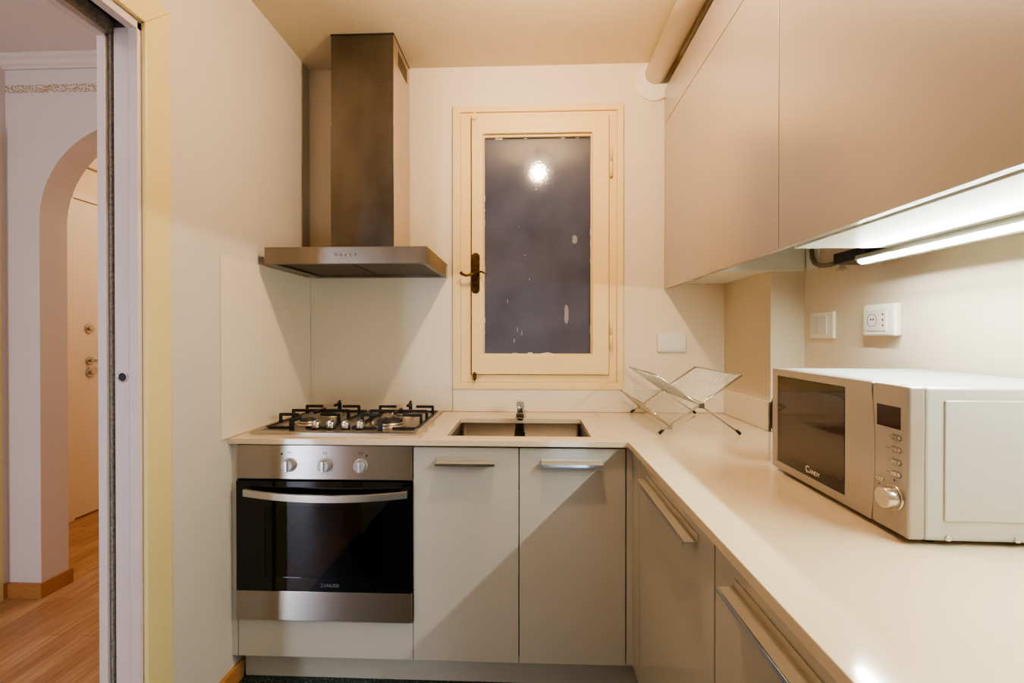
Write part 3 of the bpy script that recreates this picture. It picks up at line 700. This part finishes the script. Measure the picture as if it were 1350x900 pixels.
def bulge(b):
    n = 20; pts = []
    z0, z1 = .014, .250
    for i in range(n + 1):
        t = i / n; z = z0 + (z1 - z0) * t; pts.append((.0845 - .010 * math.sin(math.pi * t) ** .8, z))
    prism(b, pts + [(.0846, z1 + .001), (.0846, z0 - .001)] if False else pts, 'x', -.0012, .003)
obj('door_grip', bulge, M['mwsilver'], dr, .0008)
obj('door_glass', lambda b: box(b, .0015, .010, .1575, .4155, .0275, .2445), M['mwglass'], dr, .0008)
def screen(b):
    n = 6; r = .012; y0, y1, z0, z1 = .160, .398, .055, .222; P = []
    for cy, cz, a0 in ((y1 - r, z1 - r, 0), (y0 + r, z1 - r, 90), (y0 + r, z0 + r, 180), (y1 - r, z0 + r, 270)):
        for i in range(n + 1):
            a = R(a0 + 90 * i / n); P.append((cy + r * math.cos(a), cz + r * math.sin(a)))
    prism(b, P, 'x', .0009, .0016)
obj('screen_mesh', screen, M['mwscreen'], dr)
letters('brand_lettering', 'C', .021, (.0008, .285, .0435), (R(90), 0, R(-90)), M['letter'], dr)
letters('brand_lettering', 'ANDY', .0135, (.0008, .258, .0415), (R(90), 0, R(-90)), M['letter'], dr)
obj('display', lambda b: box(b, -.0006, .001, .017, .071, .187, .225), M['display'], T, .0008)
for i in range(4):
    z = .173 - i * .0207
    obj('button', lambda b, z=z: (cyl(b, (.001, .031, z), (-.0025, .031, z), .0035, seg=14), cyl(b, (.001, .020, z), (-.0025, .020, z), .0035, seg=14), box(b, -.0025, .001, .020, .031, z - .0035, z + .0035)), M['chrome_soft'], T)
    obj('button_rim', lambda b, z=z: (cyl(b, (.001, .032, z), (-.0006, .032, z), .0052, seg=16), cyl(b, (.001, .019, z), (-.0006, .019, z), .0052, seg=16), box(b, -.0006, .001, .019, .032, z - .0052, z + .0052)), M['letterdim'], T)
    obj('button_mark', lambda b, z=z, i=i: (box(b, -.0004, .0002, .040, .0425 + (i % 2) * .007, z - .0008, z + .0008)), M['letterdim'], T)
obj('button', lambda b: (cyl(b, (.001, .066, .093), (-.0025, .066, .093), .0035, seg=14), cyl(b, (.001, .057, .093), (-.0025, .057, .093), .0035, seg=14), box(b, -.0025, .001, .057, .066, .0895, .0965)), M['chrome_soft'], T)
obj('dial', lambda b: (cyl(b, (.0, .030, .070), (-.004, .030, .070), .0225, .0215, 36), cyl(b, (-.004, .030, .070), (-.021, .030, .070), .0195, .0175, 36)), M['chrome_soft'], T, .0015)
obj('dial_mark', lambda b: box(b, -.0004, .0002, .029, .031, .097, .101), M['ink'], T); obj('dial_mark', lambda b: box(b, -.0004, .0002, .062, .068, .082, .0835), M['ink'], T)
for (x, y) in ((.05, .03), (.05, .41), (.31, .03), (.31, .41)):
    obj('foot', lambda b, x=x, y=y: cyl(b, (x, y, 0.0), (x, y, .009), .012, .013, 20), M['rubber'], T)
obj('vent_slots', lambda b: [box(b, .10 + i * .012, .106 + i * .012, .4375, .4392, .05, .09) for i in range(8)], M['ink'], T)

# black round pan standing behind the microwave
pn = thing('frying_pan', (.793, 1.262, WT), 'round black pan standing on edge behind the microwave', 'pan')
def pan(b):
    c0 = Vector((.793, 1.258, WT + .128))
    prof = [(0, 0), (.105, 0), (.112, .004), (.128, .030), (.125, .031), (.109, .007), (0, .004)]
    seg = 48; rings = []
    for r, h in prof:
        rings.append([b.verts.new(c0 + Vector((r * math.cos(t), h, r * math.sin(t)))) for t in [2 * math.pi * i / seg for i in range(seg)]] if r else [b.verts.new(c0 + Vector((0, h, 0)))])
    for P, Q in zip(rings, rings[1:]):
        for k in range(seg):
            if len(P) == 1: b.faces.new((P[0], Q[k], Q[(k + 1) % seg])).smooth = True
            elif len(Q) == 1: b.faces.new((P[k], P[(k + 1) % seg], Q[0])).smooth = True
            else: b.faces.new((P[k], P[(k + 1) % seg], Q[(k + 1) % seg], Q[k])).smooth = True
sub(pn, 'pan_body', pan, M['black'])

# ------------------------------------------------------------------ dish rack
dk = thing('dish_rack', (.592, 1.825, WT), 'folding chromed wire dish rack standing open in the worktop corner', 'dish rack')
XA0, XA1, XB0, XB1 = .455, .735, .730, .444
y0, y1 = 1.605, 2.045
zf = WT + .008
def lin(xa, za, xb, zb, x): return za + (zb - za) * (x - xa) / (xb - xa)
ZT = 1.064
def wires(b, xa, xb, pa, pb, n=22, r=.0009):
    za, zb = lin(*pa, xa), lin(*pa, xb)
    for i in range(n):
        y = y0 + (y1 - y0) * (i + .5) / n
        tube(b, [(xa, y, za), (xb, y, zb)], r, 6, cap=False)
PA = (XA0, zf, XA1, ZT); PB = (XB0, zf, XB1, ZT)
def frameA(b):
    for y in (y0, y1): tube(b, [(XA0, y, zf), (XA1, y, ZT)], .0030, 8)
    tube(b, [(XA1, y0, ZT), (XA1, y1, ZT)], .0030, 8)
    tube(b, [(.602, y0, lin(*PA, .602)), (.602, y1, lin(*PA, .602))], .0028, 8)
    tube(b, [(.487, y0, lin(*PA, .487)), (.487, y1, lin(*PA, .487))], .0028, 8)
def frameB(b):
    yb0, yb1 = y0 + .006, y1 - .006
    for y in (yb0, yb1): tube(b, [(XB0, y, zf), (XB1, y, ZT)], .0030, 8)
    tube(b, [(XB1, yb0, ZT), (XB1, yb1, ZT)], .0030, 8)
    tube(b, [(.585, yb0, lin(*PB, .585)), (.585, yb1, lin(*PB, .585))], .0028, 8)
PF = (.490, .884, .405, .959)
def frameF(b):
    for y in (y0 + .01, y1 - .01): tube(b, [(.490, y, .884), (.405, y, .959)], .0028, 8)
    for x, z in ((.490, .884), (.405, .959)): tube(b, [(x, y0 + .01, z), (x, y1 - .01, z)], .0028, 8)
fa = sub(dk, 'right_frame', frameA, M['wire']); sub(dk, 'wire_grid', lambda b: (wires(b, .602, XA1, PA, 0), wires(b, .487, .602, PA, 0)), M['wire'], parent=fa)
fb = sub(dk, 'left_frame', frameB, M['wire']); sub(dk, 'wire_grid', lambda b: wires(b, .585, XB1, PB, 0), M['wire'], parent=fb)
ff = sub(dk, 'lower_frame', frameF, M['wire']); sub(dk, 'wire_grid', lambda b: wires(b, .490, .405, PF, 0), M['wire'], parent=ff)
for y in (y0 - .002, y1 + .002):
    sub(dk, 'pivot_clip', lambda b: box(b, .588, .606, y - .004, y + .004, .950, .966), M['chrome_soft'])
    sub(dk, 'pivot_clip', lambda b: box(b, .482, .497, y - .004, y + .004, .876, .892), M['chrome_soft'])
for x, y in ((XA0, y0), (XA0, y1), (XB0, y0 + .006), (XB0, y1 - .006)):
    s = .006 if x < .6 else -.006
    sub(dk, 'foot', lambda b, x=x, y=y, s=s: cyl(b, (x - s * .5, y, WT + .0055), (x + s * 1.6, y, WT + .017), .0058, .0052, 14), M['rubber'])

# ------------------------------------------------------------------ ceiling lamp (above the frame)
LX, LY, LZ = .06, 1.12, 2.29
cl = thing('ceiling_lamp', (LX, LY, ZC), 'bare glowing bulb on a short ceiling holder', 'lamp')
sub(cl, 'bulb', lambda b: bmesh.ops.create_uvsphere(b, u_segments=24, v_segments=16, radius=.032, matrix=Matrix.Translation((LX, LY, LZ))), M['bulb'])
sub(cl, 'holder', lambda b: (cyl(b, (LX, LY, LZ + .03), (LX, LY, LZ + .075), .018, .022), cyl(b, (LX, LY, LZ + .07), (LX, LY, ZC - .012), .004), cyl(b, (LX, LY, ZC - .014), (LX, LY, ZC - .001), .045)), M['plastic'])

# ------------------------------------------------------------------ lights
def area(name, loc, rot, sx, sy, power, col):
    l = bpy.data.lights.new(name, 'AREA'); l.shape = 'RECTANGLE'; l.size = sx; l.size_y = sy; l.energy = power; l.color = col
    o = bpy.data.objects.new(name, l); COL.objects.link(o); o.location = loc; o.rotation_euler = rot; return o
area('daylight_hall', (-2.20, -1.25, .95), (R(90), 0, 0), .26, 1.8, 23, (.66, .79, 1.0))
area('cool_fill_kitchen', (.35, -1.2, .42), (R(90), 0, R(30)), 1.1, .75, 13, (.60, .80, 1.0))  # unseen cool fill, added to tint the lower left wall
p = bpy.data.lights.new('entry_lamp', 'POINT'); p.energy = 15; p.color = (1, .83, .64); p.shadow_soft_size = .1
po = bpy.data.objects.new('entry_lamp', p); COL.objects.link(po); po.location = (-2.0, 3.2, 2.25)
p = bpy.data.lights.new('hall_lamp', 'POINT'); p.energy = 6; p.color = (1, .84, .74); p.shadow_soft_size = .1
po = bpy.data.objects.new('hall_lamp', p); COL.objects.link(po); po.location = (-1.7, .3, 2.2)

w = bpy.data.worlds.new('world'); scene.world = w; w.use_nodes = True
w.node_tree.nodes['Background'].inputs[0].default_value = (.02, .02, .025, 1)

# ------------------------------------------------------------------ camera
cam = bpy.data.cameras.new('camera'); co = bpy.data.objects.new('camera', cam); COL.objects.link(co)
cam.sensor_width = 36; cam.lens = 600 / 1350 * 36; cam.clip_start = .02
cam.shift_y = -3.9 / 1350
co.location = (0, 0, 1.2)
co.rotation_euler = (R(90 - .3), 0, math.atan(.0383))
scene.camera = co
scene.view_settings.view_transform = 'AgX'
scene.view_settings.look = 'AgX - Medium High Contrast'
scene.view_settings.exposure = 0.34
scene.cycles.max_bounces = 10; scene.cycles.diffuse_bounces = 6
scene.cycles.sample_clamp_indirect = 6
scene.cycles.caustics_reflective = False
